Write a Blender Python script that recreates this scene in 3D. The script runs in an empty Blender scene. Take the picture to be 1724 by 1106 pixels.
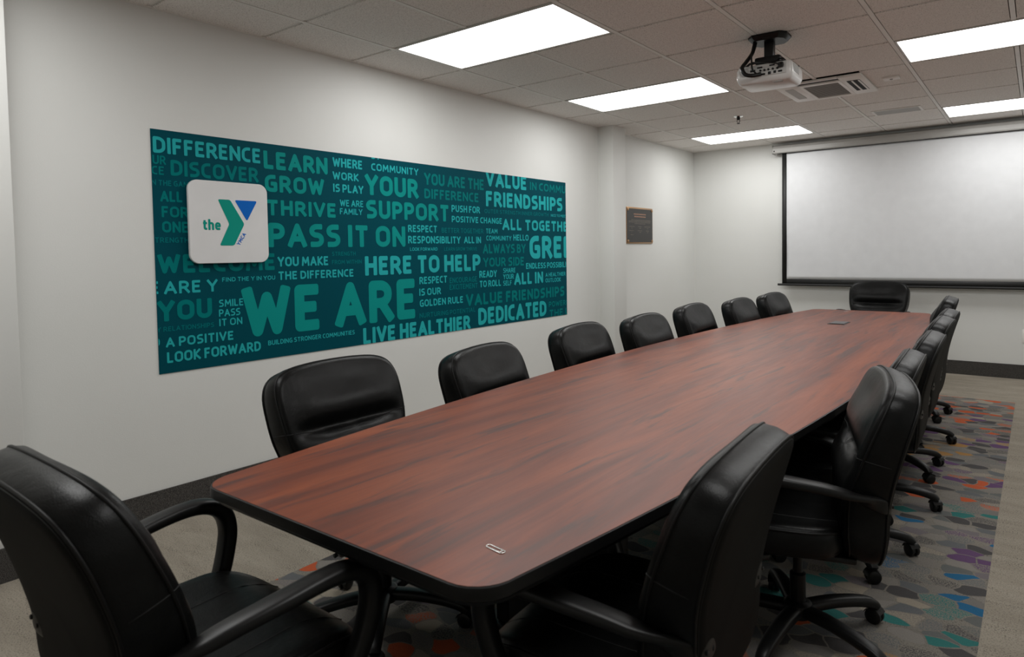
import bpy, bmesh, math, random
from mathutils import Vector, Matrix
random.seed(7)
sc = bpy.context.scene
C = sc.collection
PI = math.pi

# ------------------------------------------------------------------ camera
cam_d = bpy.data.cameras.new('camera')
cam = bpy.data.objects.new('camera', cam_d); C.objects.link(cam); sc.camera = cam
cam_d.sensor_width = 36.0; cam_d.sensor_fit = 'HORIZONTAL'
cam_d.lens = 1119.1 / 1724 * 36
cam_d.shift_x = (862 - 911.74) / 1724
cam_d.shift_y = -(553 - 469.71) / 1724
cam_d.clip_start = 0.05
yaw, pit, rol = -0.642906, -0.040562, -0.014472
fw = Vector((math.sin(yaw)*math.cos(pit), math.cos(yaw)*math.cos(pit), math.sin(pit)))
rt = Vector((math.cos(yaw), -math.sin(yaw), 0)); up = rt.cross(fw)
r2 = rt*math.cos(rol) + up*math.sin(rol); u2 = -rt*math.sin(rol) + up*math.cos(rol)
cam.matrix_world = Matrix(((r2.x, u2.x, -fw.x, 3.5909), (r2.y, u2.y, -fw.y, -1.5337), (r2.z, u2.z, -fw.z, 1.3330), (0, 0, 0, 1)))
cam_d.dof.use_dof = True; cam_d.dof.focus_distance = 4.2; cam_d.dof.aperture_fstop = 5.6

# ------------------------------------------------------------------ world, exposure
w = bpy.data.worlds.new('world'); sc.world = w; w.use_nodes = True
w.node_tree.nodes['Background'].inputs[0].default_value = (0.6, 0.65, 0.7, 1)
w.node_tree.nodes['Background'].inputs[1].default_value = 0.0
sc.view_settings.view_transform = 'Standard'; sc.view_settings.look = 'None'
sc.view_settings.gamma = 1.0; sc.view_settings.use_curve_mapping = False
sc.view_settings.exposure = 0.0
LIGHT = 8.6           # radiance of the fluorescent diffusers

# ------------------------------------------------------------------ helpers
def srgb(r, g, b):
    f = lambda c: (c/255/12.92) if c/255 <= 0.04045 else ((c/255+0.055)/1.055)**2.4
    return (f(r), f(g), f(b), 1)

class N:
    """tiny node helper"""
    def __init__(s, name):
        s.m = bpy.data.materials.new(name); s.m.use_nodes = True
        s.t = s.m.node_tree; s.b = s.t.nodes['Principled BSDF']
    def n(s, kind, ins=None, **kw):
        o = s.t.nodes.new(kind)
        for k, v in kw.items(): setattr(o, k, v)
        for k, v in (ins or {}).items(): s.set(o, k, v)
        return o
    def set(s, o, k, v):
        i = o.inputs[k]
        if isinstance(v, bpy.types.NodeSocket): s.t.links.new(v, i)
        else: i.default_value = v
    def bs(s, **kw):
        for k, v in kw.items(): s.set(s.b, k.replace('_', ' '), v)
    def ramp(s, fac, stops, interp='LINEAR'):
        r = s.n('ShaderNodeValToRGB'); r.color_ramp.interpolation = interp
        e = r.color_ramp.elements
        while len(e) < len(stops): e.new(0.5)
        for q, (p, c) in zip(e, stops): q.position = p; q.color = c
        s.set(r, 'Fac', fac); return r.outputs['Color']
    def mix(s, fac, a, b, mode='MIX'):
        o = s.n('ShaderNodeMix', data_type='RGBA', blend_type=mode)
        s.set(o, 0, fac); s.set(o, 6, a); s.set(o, 7, b); return o.outputs[2]
    def math(s, op, a, b=0.0, c=None):
        o = s.n('ShaderNodeMath', operation=op); s.set(o, 0, a); s.set(o, 1, b)
        if c is not None: s.set(o, 2, c)
        return o.outputs[0]
    def obj(s): return s.n('ShaderNodeTexCoord').outputs['Object']
    def mapping(s, vec, scale=(1, 1, 1), rot=(0, 0, 0), loc=(0, 0, 0)):
        o = s.n('ShaderNodeMapping'); s.set(o, 'Vector', vec); s.set(o, 'Scale', scale); s.set(o, 'Rotation', rot); s.set(o, 'Location', loc)
        return o.outputs[0]
    def noise(s, vec, scale, detail=3, rough=0.5, dist=0.0):
        o = s.n('ShaderNodeTexNoise'); s.set(o, 'Vector', vec); s.set(o, 'Scale', scale); s.set(o, 'Detail', detail)
        s.set(o, 'Roughness', rough); s.set(o, 'Distortion', dist); return o.outputs['Fac']
    def bump(s, h, strength=0.2, dist=0.01):
        o = s.n('ShaderNodeBump'); s.set(o, 'Height', h); s.set(o, 'Strength', strength); s.set(o, 'Distance', dist)
        s.bs(Normal=o.outputs[0])

def plain(name, col, rough=0.5, metal=0.0, bump=None, spec=None, coat=0.0):
    k = N(name); k.bs(Base_Color=col, Roughness=rough, Metallic=metal)
    if spec is not None: k.bs(Specular_IOR_Level=spec)
    if coat: k.bs(Coat_Weight=coat, Coat_Roughness=0.25)
    v = k.obj()
    vr = k.noise(v, 9.0, 3)
    k.bs(Base_Color=k.mix(vr, tuple(c*0.94 for c in col[:3])+(1,), tuple(min(1, c*1.06) for c in col[:3])+(1,)))
    if bump: k.bump(k.noise(v, bump[0], 3), bump[1], bump[2])
    return k.m

def mesh(name, verts, faces, mat, parent=None, smooth=False, loc=None):
    me = bpy.data.meshes.new(name); me.from_pydata([tuple(v) for v in verts], [], faces); me.update()
    if smooth: me.polygons.foreach_set('use_smooth', [True]*len(me.polygons))
    if mat: me.materials.append(mat)
    return link(name, me, parent, loc)

def link(name, me, parent=None, loc=None):
    o = bpy.data.objects.new(name, me); C.objects.link(o)
    if parent: o.parent = parent
    if loc: o.location = loc
    return o

def bmobj(name, bm, mat, parent=None, smooth=False, loc=None, auto=None):
    bmesh.ops.recalc_face_normals(bm, faces=bm.faces)
    me = bpy.data.meshes.new(name); bm.to_mesh(me); bm.free()
    if smooth: me.polygons.foreach_set('use_smooth', [True]*len(me.polygons))
    if auto is not None:
        me.polygons.foreach_set('use_smooth', [True]*len(me.polygons)); me.set_sharp_from_angle(angle=auto)
    me.materials.append(mat)
    return link(name, me, parent, loc)

def addbox(bm, lo, hi, bev=0.0, seg=2):
    r = bmesh.ops.create_cube(bm, size=1.0); vs = r['verts']
    for v in vs:
        v.co = Vector([lo[i] + (v.co[i]+0.5)*(hi[i]-lo[i]) for i in range(3)])
    if bev:
        es = {e for v in vs for e in v.link_edges}
        bmesh.ops.bevel(bm, geom=list(es), offset=bev, segments=seg, affect='EDGES', profile=0.5)

def box(name, lo, hi, mat, parent=None, bev=0.0, seg=2, loc=None):
    bm = bmesh.new(); addbox(bm, lo, hi, bev, seg)
    return bmobj(name, bm, mat, parent, auto=0.6 if bev else None, loc=loc)

def catmull(pts, n=8, closed=False):
    P = [Vector(p) for p in pts]; out = []; m = len(P)
    rng = range(m) if closed else range(m-1)
    for i in rng:
        if closed: a, b, c, d = P[(i-1) % m], P[i], P[(i+1) % m], P[(i+2) % m]
        else: a, b, c, d = P[max(i-1, 0)], P[i], P[i+1], P[min(i+2, m-1)]
        for k in range(n):
            t = k/n
            out.append(0.5*((2*b) + (c-a)*t + (2*a-5*b+4*c-d)*t*t + (3*b-a-3*c+d)*t**3))
    if not closed: out.append(P[-1])
    return out

def tube(path, rad, sides=8, closed=False, cap=True):
    """verts, faces of a round tube; rad float or list"""
    P = [Vector(p) for p in path]; n = len(P); vs = []; fs = []
    T = []
    for i in range(n):
        a = P[(i-1) % n] if (closed or i) else P[i]; b = P[(i+1) % n] if (closed or i < n-1) else P[i]
        T.append((b-a).normalized())
    ref = Vector((0, 0, 1))
    if abs(T[0].dot(ref)) > 0.9: ref = Vector((1, 0, 0))
    u = (ref - T[0]*ref.dot(T[0])).normalized()
    for i in range(n):
        u = (u - T[i]*u.dot(T[i])).normalized(); v = T[i].cross(u)
        r = rad[i] if isinstance(rad, (list, tuple)) else rad
        for k in range(sides):
            a = 2*PI*k/sides
            vs.append(P[i] + (u*math.cos(a) + v*math.sin(a))*r)
    m = n if closed else n-1
    for i in range(m):
        for k in range(sides):
            a = i*sides+k; b = i*sides+(k+1) % sides
            c = ((i+1) % n)*sides+(k+1) % sides; d = ((i+1) % n)*sides+k
            fs.append((a, b, c, d))
    if cap and not closed:
        fs.append(tuple(range(sides))[::-1]); fs.append(tuple((n-1)*sides+k for k in range(sides)))
    return vs, fs

def tubeobj(name, path, rad, mat, parent=None, sides=8, closed=False):
    v, f = tube(path, rad, sides, closed)
    return mesh(name, v, f, mat, parent, smooth=True)

def sweep(path, section, lateral=Vector((0, 1, 0)), scale=None):
    """flat section (a,b) list swept along path; a along lateral, b along in-plane normal"""
    P = [Vector(p) for p in path]; n = len(P); m = len(section); vs = []; fs = []
    for i in range(n):
        t = (P[min(i+1, n-1)] - P[max(i-1, 0)]).normalized()
        l = (lateral - t*lateral.dot(t)).normalized(); nn = t.cross(l)
        s = scale[i] if scale else (1, 1)
        for a, b in section: vs.append(P[i] + l*a*s[0] + nn*b*s[1])
    for i in range(n-1):
        for k in range(m):
            fs.append((i*m+k, i*m+(k+1) % m, (i+1)*m+(k+1) % m, (i+1)*m+k))
    fs.append(tuple(range(m))[::-1]); fs.append(tuple((n-1)*m+k for k in range(m)))
    return vs, fs

def superell(a, b, n=16, e=3.0):
    out = []
    for k in range(n):
        t = 2*PI*k/n; c, s = math.cos(t), math.sin(t)
        out.append((a*math.copysign(abs(c)**(2/e), c), b*math.copysign(abs(s)**(2/e), s)))
    return out

def lathe(prof, seg=16, axis='Z'):
    vs = []; fs = []; n = len(prof)
    for r, z in prof:
        for k in range(seg):
            a = 2*PI*k/seg; x, y = r*math.cos(a), r*math.sin(a)
            vs.append({'Z': (x, y, z), 'Y': (x, z, y), 'X': (z, x, y)}[axis])
    for i in range(n-1):
        for k in range(seg): fs.append((i*seg+k, i*seg+(k+1) % seg, (i+1)*seg+(k+1) % seg, (i+1)*seg+k))
    fs.append(tuple(range(seg))[::-1]); fs.append(tuple((n-1)*seg+k for k in range(seg)))
    return vs, fs

def latheobj(name, prof, mat, parent=None, seg=16, axis='Z', loc=None, auto=0.7):
    v, f = lathe(prof, seg, axis)
    o = mesh(name, v, f, mat, parent, smooth=True, loc=loc)
    b = bmesh.new(); b.from_mesh(o.data); bmesh.ops.recalc_face_normals(b, faces=b.faces); b.to_mesh(o.data); b.free()
    o.data.set_sharp_from_angle(angle=auto); return o

def empty(name, loc=(0, 0, 0), rz=0.0):
    o = bpy.data.objects.new(name, None); C.objects.link(o); o.location = loc; o.rotation_euler = (0, 0, rz); return o

def tag(o, label=None, cat=None, group=None, kind=None):
    if label: o['label'] = label
    if cat: o['category'] = cat
    if group: o['group'] = group
    if kind: o['kind'] = kind
    return o

def copy_tree(o, parent=None):
    c = o.copy(); C.objects.link(c); c.parent = parent
    for ch in [x for x in list(C.objects) if x.parent == o]: copy_tree(ch, c)
    return c

# ------------------------------------------------------------------ materials
def m_wall():
    k = N('painted wall'); v = k.obj()
    k.bs(Base_Color=k.ramp(k.noise(v, 1.3, 3), [(0.3, (0.735, 0.74, 0.715, 1)), (0.7, (0.765, 0.77, 0.75, 1))]), Roughness=0.55)
    k.bump(k.noise(v, 160, 2), 0.12, 0.002); return k.m
def m_tile():
    k = N('mineral fibre tile'); v = k.obj()
    pits = k.ramp(k.noise(v, 140, 3, 0.65), [(0.34, (0, 0, 0, 1)), (0.44, (1, 1, 1, 1))])
    base = k.ramp(k.noise(v, 45, 3), [(0.3, (0.79, 0.755, 0.725, 1)), (0.7, (0.87, 0.835, 0.80, 1))])
    k.bs(Base_Color=k.mix(pits, (0.38, 0.34, 0.31, 1), base), Roughness=0.95)
    k.bump(pits, 0.35, 0.003); return k.m
def carpet_speck(k, v, base_a, base_b, dark):
    big = k.noise(k.mapping(v, (1.2, 5.0, 1)), 1.6, 4, 0.6)
    sp = k.noise(v, 170, 3, 0.75)
    blot = k.ramp(k.noise(k.mapping(v, (1.0, 3.0, 1)), 5.0, 5, 0.7), [(0.52, (0, 0, 0, 1)), (0.62, (1, 1, 1, 1))])
    col = k.ramp(big, [(0.35, base_a), (0.65, base_b)])
    sd = k.ramp(sp, [(0.42, (1, 1, 1, 1)), (0.48, (0, 0, 0, 1))])
    col = k.mix(k.math('MULTIPLY', sd, k.math('MULTIPLY_ADD', blot, 0.45, 0.40)), col, dark)
    return col, sp
def m_carpet():
    k = N('taupe carpet'); v = k.obj()
    col, sp = carpet_speck(k, v, (0.30, 0.265, 0.215, 1), (0.37, 0.33, 0.27, 1), (0.05, 0.045, 0.04, 1))
    k.bs(Base_Color=col, Roughness=1.0, Specular_IOR_Level=0.1); k.bump(sp, 0.7, 0.006); return k.m
def m_inlay():
    k = N('patchwork carpet'); v = k.obj()
    wob = k.n('ShaderNodeTexNoise', {'Vector': v, 'Scale': 7.0, 'Detail': 1.0})
    vv = k.n('ShaderNodeVectorMath', {0: wob.outputs['Color'], 1: (0.5, 0.5, 0.5)}, operation='SUBTRACT').outputs[0]
    vv = k.n('ShaderNodeVectorMath', {0: vv, 'Scale': 0.075}, operation='SCALE').outputs[0]
    vv = k.n('ShaderNodeVectorMath', {0: v, 1: vv}, operation='ADD').outputs[0]
    mp = k.mapping(vv, (9.6, 15.5, 0.0))
    vo = k.n('ShaderNodeTexVoronoi', {'Vector': mp, 'Scale': 1.0, 'Randomness': 0.85}, voronoi_dimensions='2D', feature='F1')
    ve = k.n('ShaderNodeTexVoronoi', {'Vector': mp, 'Scale': 1.0, 'Randomness': 0.85}, voronoi_dimensions='2D', feature='DISTANCE_TO_EDGE')
    rnd = k.n('ShaderNodeSeparateColor', {0: vo.outputs['Color']})
    pos = k.n('ShaderNodeSeparateXYZ', {0: vo.outputs['Position']}).outputs[1]
    fy = k.math('DIVIDE', pos, 15.5*6.8)                         # 0 at y=-1.3 .. 1 at y=5.5 (object origin at y=-1.3)
    fy = k.math('ADD', fy, k.math('MULTIPLY_ADD', rnd.outputs[2], 0.04, -0.02))
    org, pur, yel, tea, blu = (0.55, 0.115, 0.045, 1), (0.14, 0.075, 0.165, 1), (0.42, 0.23, 0.085, 1), (0.04, 0.19, 0.175, 1), (0.025, 0.14, 0.28, 1)
    y2 = lambda y: (y+1.3)/6.8
    bands = [(0.0, blu), (y2(-0.6), tea), (y2(0.0), org), (y2(0.45), org), (y2(0.62), yel), (y2(0.85), org), (y2(1.0), tea), (y2(1.35), blu), (y2(1.62), pur), (y2(1.95), blu), (y2(2.12), tea), (y2(2.42), org),
             (y2(2.95), pur), (y2(3.3), yel), (y2(3.75), pur), (y2(4.1), org), (y2(4.55), pur), (y2(4.75), org)]
    acc = k.ramp(fy, bands, 'CONSTANT')
    gry = k.ramp(rnd.outputs[0], [(0.0, (0.085, 0.08, 0.08, 1)), (0.22, (0.15, 0.155, 0.16, 1)), (0.38, (0.21, 0.195, 0.18, 1)), (0.52, (0.36, 0.315, 0.25, 1)), (0.66, (0.15, 0.155, 0.15, 1)), (0.78, (0.27, 0.25, 0.225, 1)), (0.9, (0.20, 0.175, 0.185, 1))], 'CONSTANT')
    isacc = k.math('GREATER_THAN', rnd.outputs[1], 0.70)
    cell = k.mix(isacc, gry, acc)
    base, sp = carpet_speck(k, v, (0.23, 0.21, 0.185, 1), (0.29, 0.265, 0.225, 1), (0.05, 0.045, 0.04, 1))
    # some cells woven half and half with the ground colour
    half = k.math('MULTIPLY', k.math('LESS_THAN', rnd.outputs[2], 0.45), k.math('GREATER_THAN', sp, 0.5))
    cell = k.mix(half, cell, base)
    edg = k.math('MINIMUM', ve.outputs['Distance'], k.math('MULTIPLY', k.math('SUBTRACT', 0.68, vo.outputs['Distance']), 0.7))
    gap = k.ramp(k.math('ADD', edg, k.math('MULTIPLY_ADD', sp, 0.06, -0.03)), [(0.02, (0, 0, 0, 1)), (0.045, (1, 1, 1, 1))])
    col = k.mix(gap, base, cell)
    k.bs(Base_Color=k.mix(k.math('MULTIPLY', sp, 0.35), col, (0.03, 0.03, 0.03, 1)), Roughness=1.0, Specular_IOR_Level=0.1)
    k.bump(sp, 0.7, 0.006); return k.m
def m_basecarpet():
    k = N('charcoal carpet base'); v = k.obj(); sp = k.noise(v, 300, 3, 0.7)
    k.bs(Base_Color=k.ramp(sp, [(0.38, (0.025, 0.024, 0.023, 1)), (0.62, (0.115, 0.108, 0.10, 1))]), Roughness=1.0, Specular_IOR_Level=0.1)
    k.bump(sp, 0.6, 0.004); return k.m
def m_wood():
    k = N('mahogany laminate'); v = k.obj()
    mv = k.mapping(v, (1, 0.085, 1), (0, 0, 0.03))
    big = k.noise(mv, 8.0, 5, 0.66, 0.5)
    fine = k.noise(k.mapping(v, (1, 0.05, 1)), 60, 4, 0.6)
    st = k.noise(k.mapping(v, (1, 0.10, 1), (0, 0, -0.03), (3, 1, 0)), 19, 4, 0.6, 0.7)
    col = k.ramp(big, [(0.28, (0.085, 0.025, 0.015, 1)), (0.44, (0.165, 0.036, 0.016, 1)), (0.56, (0.235, 0.053, 0.019, 1)), (0.72, (0.315, 0.076, 0.025, 1))])
    col = k.mix(k.ramp(st, [(0.55, (0, 0, 0, 1)), (0.66, (0.85, 0.85, 0.85, 1))]), col, (0.065, 0.030, 0.026, 1))
    col = k.mix(k.math('MULTIPLY', fine, 0.35), col, (0.11, 0.032, 0.018, 1))
    k.bs(Base_Color=col, Roughness=k.math('MULTIPLY_ADD', fine, 0.10, 0.36), Specular_IOR_Level=0.5)
    k.bump(fine, 0.04, 0.001); return k.m
def m_leather():
    k = N('black leather'); v = k.obj()
    gr = k.n('ShaderNodeTexVoronoi', {'Vector': v, 'Scale': 420.0}).outputs['Distance']
    wr = k.noise(v, 16, 4, 0.6, 0.4)
    h = k.math('ADD', k.math('MULTIPLY', gr, 0.12), wr)
    k.bs(Base_Color=k.ramp(wr, [(0.3, (0.0035, 0.0037, 0.0037, 1)), (0.7, (0.007, 0.0073, 0.0073, 1))]),
         Roughness=k.math('MULTIPLY_ADD', k.noise(v, 7, 3), 0.16, 0.26), Specular_IOR_Level=0.18)
    k.bump(h, 0.22, 0.008); return k.m
def m_vinyl(name, col):
    k = N(name); v = k.obj()
    n_ = k.noise(v, 3, 2)
    k.bs(Base_Color=k.mix(n_, tuple(c*0.93 for c in col[:3])+(1,), tuple(c*1.05 for c in col[:3])+(1,)), Roughness=0.6, Specular_IOR_Level=0.06)
    return k.m
def m_emit(name, col, s):
    k = N(name); k.bs(Base_Color=(0.8, 0.8, 0.8, 1), Emission_Color=col, Emission_Strength=s, Roughness=0.6); return k.m

M = dict(wall=m_wall(), tile=m_tile(), carpet=m_carpet(), inlay=m_inlay(), base=m_basecarpet(), wood=m_wood(), leather=m_leather(),
    grid=plain('painted grid bar', (0.80, 0.775, 0.74, 1), 0.5),
    slab=plain('plenum slab', (0.25, 0.24, 0.23, 1), 0.9),
    lens=m_emit('lit diffuser', (0.995, 0.995, 0.98, 1), LIGHT),
    white=plain('white enamel', (0.62, 0.61, 0.58, 1), 0.4),
    plastic=plain('black plastic', (0.006, 0.006, 0.006, 1), 0.38, bump=(500, 0.08, 0.001), spec=0.3),
    edge=plain('black table edge', (0.005, 0.005, 0.005, 1), 0.42, spec=0.25),
    piping=plain('black piping', (0.004, 0.004, 0.004, 1), 0.45, spec=0.25),
    thread=plain('dark seam', (0.004, 0.004, 0.004, 1), 0.7),
    steel=plain('grey steel', (0.45, 0.45, 0.44, 1), 0.3, 1.0),
    chrome=plain('bright chrome', (0.75, 0.75, 0.74, 1), 0.15, 1.0),
    darksteel=plain('dark metal', (0.03, 0.03, 0.03, 1), 0.4, 0.6),
    dark=plain('dark opening', (0.006, 0.006, 0.006, 1), 0.8),
    grey=plain('grey louvre', (0.26, 0.245, 0.23, 1), 0.6),
    lightgrey=plain('pale grey grille', (0.50, 0.50, 0.485, 1), 0.6),
    panelw=plain('off white plastic', (0.84, 0.82, 0.79, 1), 0.42),
    projw=plain('projector shell', (0.66, 0.655, 0.64, 1), 0.3, coat=0.2),
    projg=plain('projector grille', (0.40, 0.40, 0.39, 1), 0.55),
    screen=plain('matte white screen', (0.75, 0.76, 0.775, 1), 0.8),
    scrblk=plain('black screen border', (0.012, 0.012, 0.012, 1), 0.6),
    case=plain('screen case enamel', (0.42, 0.41, 0.39, 1), 0.35),
    bronze=plain('polished bronze', (0.50, 0.30, 0.16, 1), 0.3, 0.85),
    plaque=plain('dark plaque field', (0.055, 0.053, 0.052, 1), 0.45, 0.3),
    plaqtxt=plain('dull bronze print', (0.22, 0.18, 0.15, 1), 0.5),
    plaqhead=plain('bronze heading', (0.45, 0.25, 0.17, 1), 0.45, 0.4),
    clip=plain('paper clip wire', (0.7, 0.7, 0.68, 1), 0.25, 1.0),
    signw=plain('white sign face', (0.74, 0.74, 0.74, 1), 0.45),
    backcloth=plain('matte black upholstery', (0.0032, 0.0033, 0.0032, 1), 0.6, spec=0.07, bump=(300, 0.1, 0.002)),
    vbg=m_vinyl('dark teal vinyl', (0.0, 0.064, 0.088, 1)),
    v0=m_vinyl('deep teal print', (0.001, 0.165, 0.178, 1)),
    v1=m_vinyl('teal print', (0.0, 0.185, 0.185, 1)),
    v2=m_vinyl('green teal print', (0.004, 0.275, 0.255, 1)),
    v3=m_vinyl('bright teal print', (0.022, 0.40, 0.42, 1)),
    lgreen=m_vinyl('emblem green', (0.008, 0.30, 0.235, 1)),
    lblue=m_vinyl('emblem blue', (0.008, 0.14, 0.56, 1)))

# ------------------------------------------------------------------ room shell
H = 2.585; YB = 6.578; XR = 5.289; YF = -2.9; T = 0.6096; X1 = 0.4124
fl = tag(box('floor', (-0.2, YF-0.1, -0.1), (XR+0.2, YB+0.2, 0.0), M['carpet']), kind='structure')
inl = mesh('patchwork_inlay', [(0, 0, 0), (2.355, 0, 0), (2.355, 6.62, 0), (0, 6.62, 0)], [(0, 1, 2, 3)], M['inlay'], fl)
inl.location = (1.09, -1.3, 0.0015)
wl = tag(box('wall_left', (-0.15, YF, 0), (0, YB, H+0.2), M['wall']), kind='structure')
tag(box('wall_back', (-0.15, YB, 0), (XR+0.15, YB+0.15, H+0.2), M['wall']), kind='structure')
tag(box('wall_right', (XR, YF, 0), (XR+0.15, YB, H+0.2), M['wall']), kind='structure')
tag(box('wall_front', (-0.15, YF-0.15, 0), (XR+0.15, YF, H+0.2), M['wall']), kind='structure')
PIL = [(-1.05, -0.628), (4.24, 4.49)]; PD = 0.178
for a, b in PIL: box('pilaster', (-0.01, a, 0), (PD, b, H+0.15), M['wall'], wl, 0.004)
bl = tag(empty('baseboard_left'), kind='structure')
bt, bh = 0.012, 0.142
segs = [(YF, PIL[0][0]), (PIL[0][1], PIL[1][0]), (PIL[1][1], YB)]
for a, b in segs: box('base_strip', (0, a, 0), (bt, b, bh), M['base'], bl)
for a, b in PIL:
    box('base_strip', (PD, a-bt, 0), (PD+bt, b+bt, bh), M['base'], bl)
    box('base_return', (bt, a-bt, 0), (PD, a, bh), M['base'], bl); box('base_return', (bt, b, 0), (PD, b+bt, bh), M['base'], bl)
tag(box('baseboard_back', (bt, YB-bt, 0), (XR-bt, YB, bh), M['base']), kind='structure')
tag(box('baseboard_right', (XR-bt, YF, 0), (XR, YB, bh), M['base']), kind='structure')
tag(box('baseboard_front', (bt, YF, 0), (XR-bt, YF+bt, bh), M['base']), kind='structure')

# ------------------------------------------------------------------ ceiling: slab, grid bars, tiles
ce = tag(box('ceiling', (-0.15, YF-0.15, H+0.2), (XR+0.15, YB+0.15, H+0.3), M['slab']), kind='structure')
xs = [0.0] + [X1 + i*T for i in range(9)]                      # last = XR
rows = list(range(-5, 11))
ys = [YF] + [r*T for r in range(-4, 11)] + [YB]
AC = (1.936, 2.556, 3.680, 4.318)
LIGHTS = [(0.4124, 2*T), (0.4124, 5*T), (0.4124, 9*T), (2.8508, 2*T), (2.8508, 5*T), (2.8508, 9*T), (2.8508, -1*T), (0.4124, -2*T)]
def lit(xa, ya):
    return any(lx-0.01 <= xa < lx+2*T-0.01 and abs(ya-ly) < 0.01 for lx, ly in LIGHTS)
bw = 0.012
for x in xs[1:-1]:
    cuts = sorted([(ly, ly+T) for lx, ly in LIGHTS if abs(lx+T-x) < 0.01] + ([(AC[2], AC[3])] if AC[0] < x < AC[1] else []))
    a = YF
    for c0, c1 in cuts + [(YB, YB)]:
        if c0 > a: box('grid_bar', (x-bw, a, H-0.0025), (x+bw, c0, H+0.03), M['grid'], ce)
        a = c1
for y in ys[1:-1]:
    for xa, xb in zip(xs[:-1], xs[1:]):
        box('cross_bar', (xa+(bw if xa else 0), y-bw, H+0.0065), (xb-bw, y+bw, H+0.03), M['grid'], ce)
bmw = bmesh.new()
addbox(bmw, (0, YF, H-0.002), (0.02, YB, H+0.02)); addbox(bmw, (0.02, YB-0.02, H-0.002), (XR, YB, H+0.02)); addbox(bmw, (XR-0.02, YF, H-0.002), (XR, YB-0.02, H+0.02))
bmobj('wall_angle', bmw, M['grid'], ce)
tcache = {}
def tile(xa, xb, ya, yb):
    k = (round(xb-xa, 3), round(yb-ya, 3))
    if k not in tcache:
        bm = bmesh.new(); addbox(bm, (-k[0]/2, -k[1]/2, 0), (k[0]/2, k[1]/2, 0.016))
        me = bpy.data.meshes.new('ceiling_tile'); bmesh.ops.recalc_face_normals(bm, faces=bm.faces); bm.to_mesh(me); bm.free(); me.materials.append(M['tile'])
        tcache[k] = me
    o = link('ceiling_tile', tcache[k], ce, ((xa+xb)/2, (ya+yb)/2, H-0.001))
    return o
g = 0.0165
for xa, xb in zip(xs[:-1], xs[1:]):
    for ya, yb in zip(ys[:-1], ys[1:]):
        if lit(xa, ya): continue
        x0, x1, y0, y1 = xa+(g if xa else 0.006), xb-g, ya+0.0135, yb-0.0135
        if abs(ya-6*T) < 0.01 and xb > AC[0] and xa < AC[1]:
            if xa < AC[0]: x1 = AC[0]+0.01
            else: x0 = AC[1]-0.01
        tile(x0, x1, y0, y1)

# ------------------------------------------------------------------ recessed fluorescent panels
def panel(x, y, label):
    r = tag(empty('ceiling_light', (x+T, y+T/2, H)), label, 'ceiling light', 'recessed fluorescent panels')
    a, b = T-0.014, T/2-0.014
    box('housing', (-a, -b, 0.012), (a, b, 0.09), M['white'], r)
    bm = bmesh.new(); f = 0.013
    for lo, hi in (((-a, -b), (a, -b+f)), ((-a, b-f), (a, b)), ((-a, -b+f), (-a+f, b-f)), ((a-f, -b+f), (a, b-f))):
        addbox(bm, (lo[0], lo[1], -0.003), (hi[0], hi[1], 0.012), 0.0015, 1)
    bmobj('door_frame', bm, M['white'], r)
    mesh('diffuser', [(-a+f, -b+f, 0.004), (a-f, -b+f, 0.004), (a-f, b-f, 0.004), (-a+f, b-f, 0.004)], [(3, 2, 1, 0)], M['lens'], r)
    for s in (-1, 1): box('latch', (s*0.3-0.012, b-f+0.002, -0.0045), (s*0.3+0.012, b-0.002, -0.003), M['darksteel'], r)
PL = ['wide lit ceiling panel nearest the camera, above the left part of the mural', 'lit ceiling panel in the middle of the left row, in front of the column',
      'lit ceiling panel at the far end of the left row, by the back corner', 'lit ceiling panel of the right row nearest the camera, above the near chairs',
      'lit ceiling panel to the right of the projector, cut off by the frame', 'lit ceiling panel close to the projection screen case on the right',
      'lit ceiling panel above the camera, out of view', 'lit ceiling panel at the near end of the left row, out of view']
for (x, y), l in zip(LIGHTS, PL): panel(x, y, l)
# ------------------------------------------------------------------ conference table
ZT = 0.742; TX, TY = 2.335, 2.262; TL = 2.965               # centre and half length
def table_half(t):                                          # half width at t in -1..1 along the length
    return 0.695 - 0.205*abs(t)**2.1
def table_outline(inset=0.0, n=40, rc=0.085):
    pts = []
    L = TL-inset
    def hw(y): return table_half(y/TL)-inset
    # right side bottom->top, rounded corners, left side top->bottom
    side = [(hw(y), y) for y in [(-L+rc) + (2*(L-rc))*i/n for i in range(n+1)]]
    def corner(cx, cy, a0):
        return [(cx+rc*math.cos(a0+PI/2*i/7), cy+rc*math.sin(a0+PI/2*i/7)) for i in range(1, 7)]
    w1 = hw(L-rc)
    pts += side + corner(w1-rc, L-rc, 0) + [(w1-rc, L), (-(w1-rc), L)] + corner(-(w1-rc), L-rc, PI/2)
    pts += [(-x, y) for x, y in reversed(side)] + corner(-(w1-rc), -L+rc, PI) + [(-(w1-rc), -L), (w1-rc, -L)] + corner(w1-rc, -L+rc, 1.5*PI)
    return pts
def prism(name, levels, mat, parent, top=True, bottom=True, auto=0.6):
    """levels: list of (outline, z)"""
    vs = []; fs = []; n = len(levels[0][0])
    for o, z in levels: vs += [(x, y, z) for x, y in o]
    for i in range(len(levels)-1):
        for k in range(n): fs.append((i*n+k, i*n+(k+1) % n, (i+1)*n+(k+1) % n, (i+1)*n+k))
    if bottom: fs.append(tuple(range(n))[::-1])
    if top: fs.append(tuple((len(levels)-1)*n+k for k in range(n)))
    o = mesh(name, vs, fs, mat, parent, smooth=True)
    b = bmesh.new(); b.from_mesh(o.data); bmesh.ops.recalc_face_normals(b, faces=b.faces); b.to_mesh(o.data); b.free()
    o.data.set_sharp_from_angle(angle=auto); return o
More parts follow.
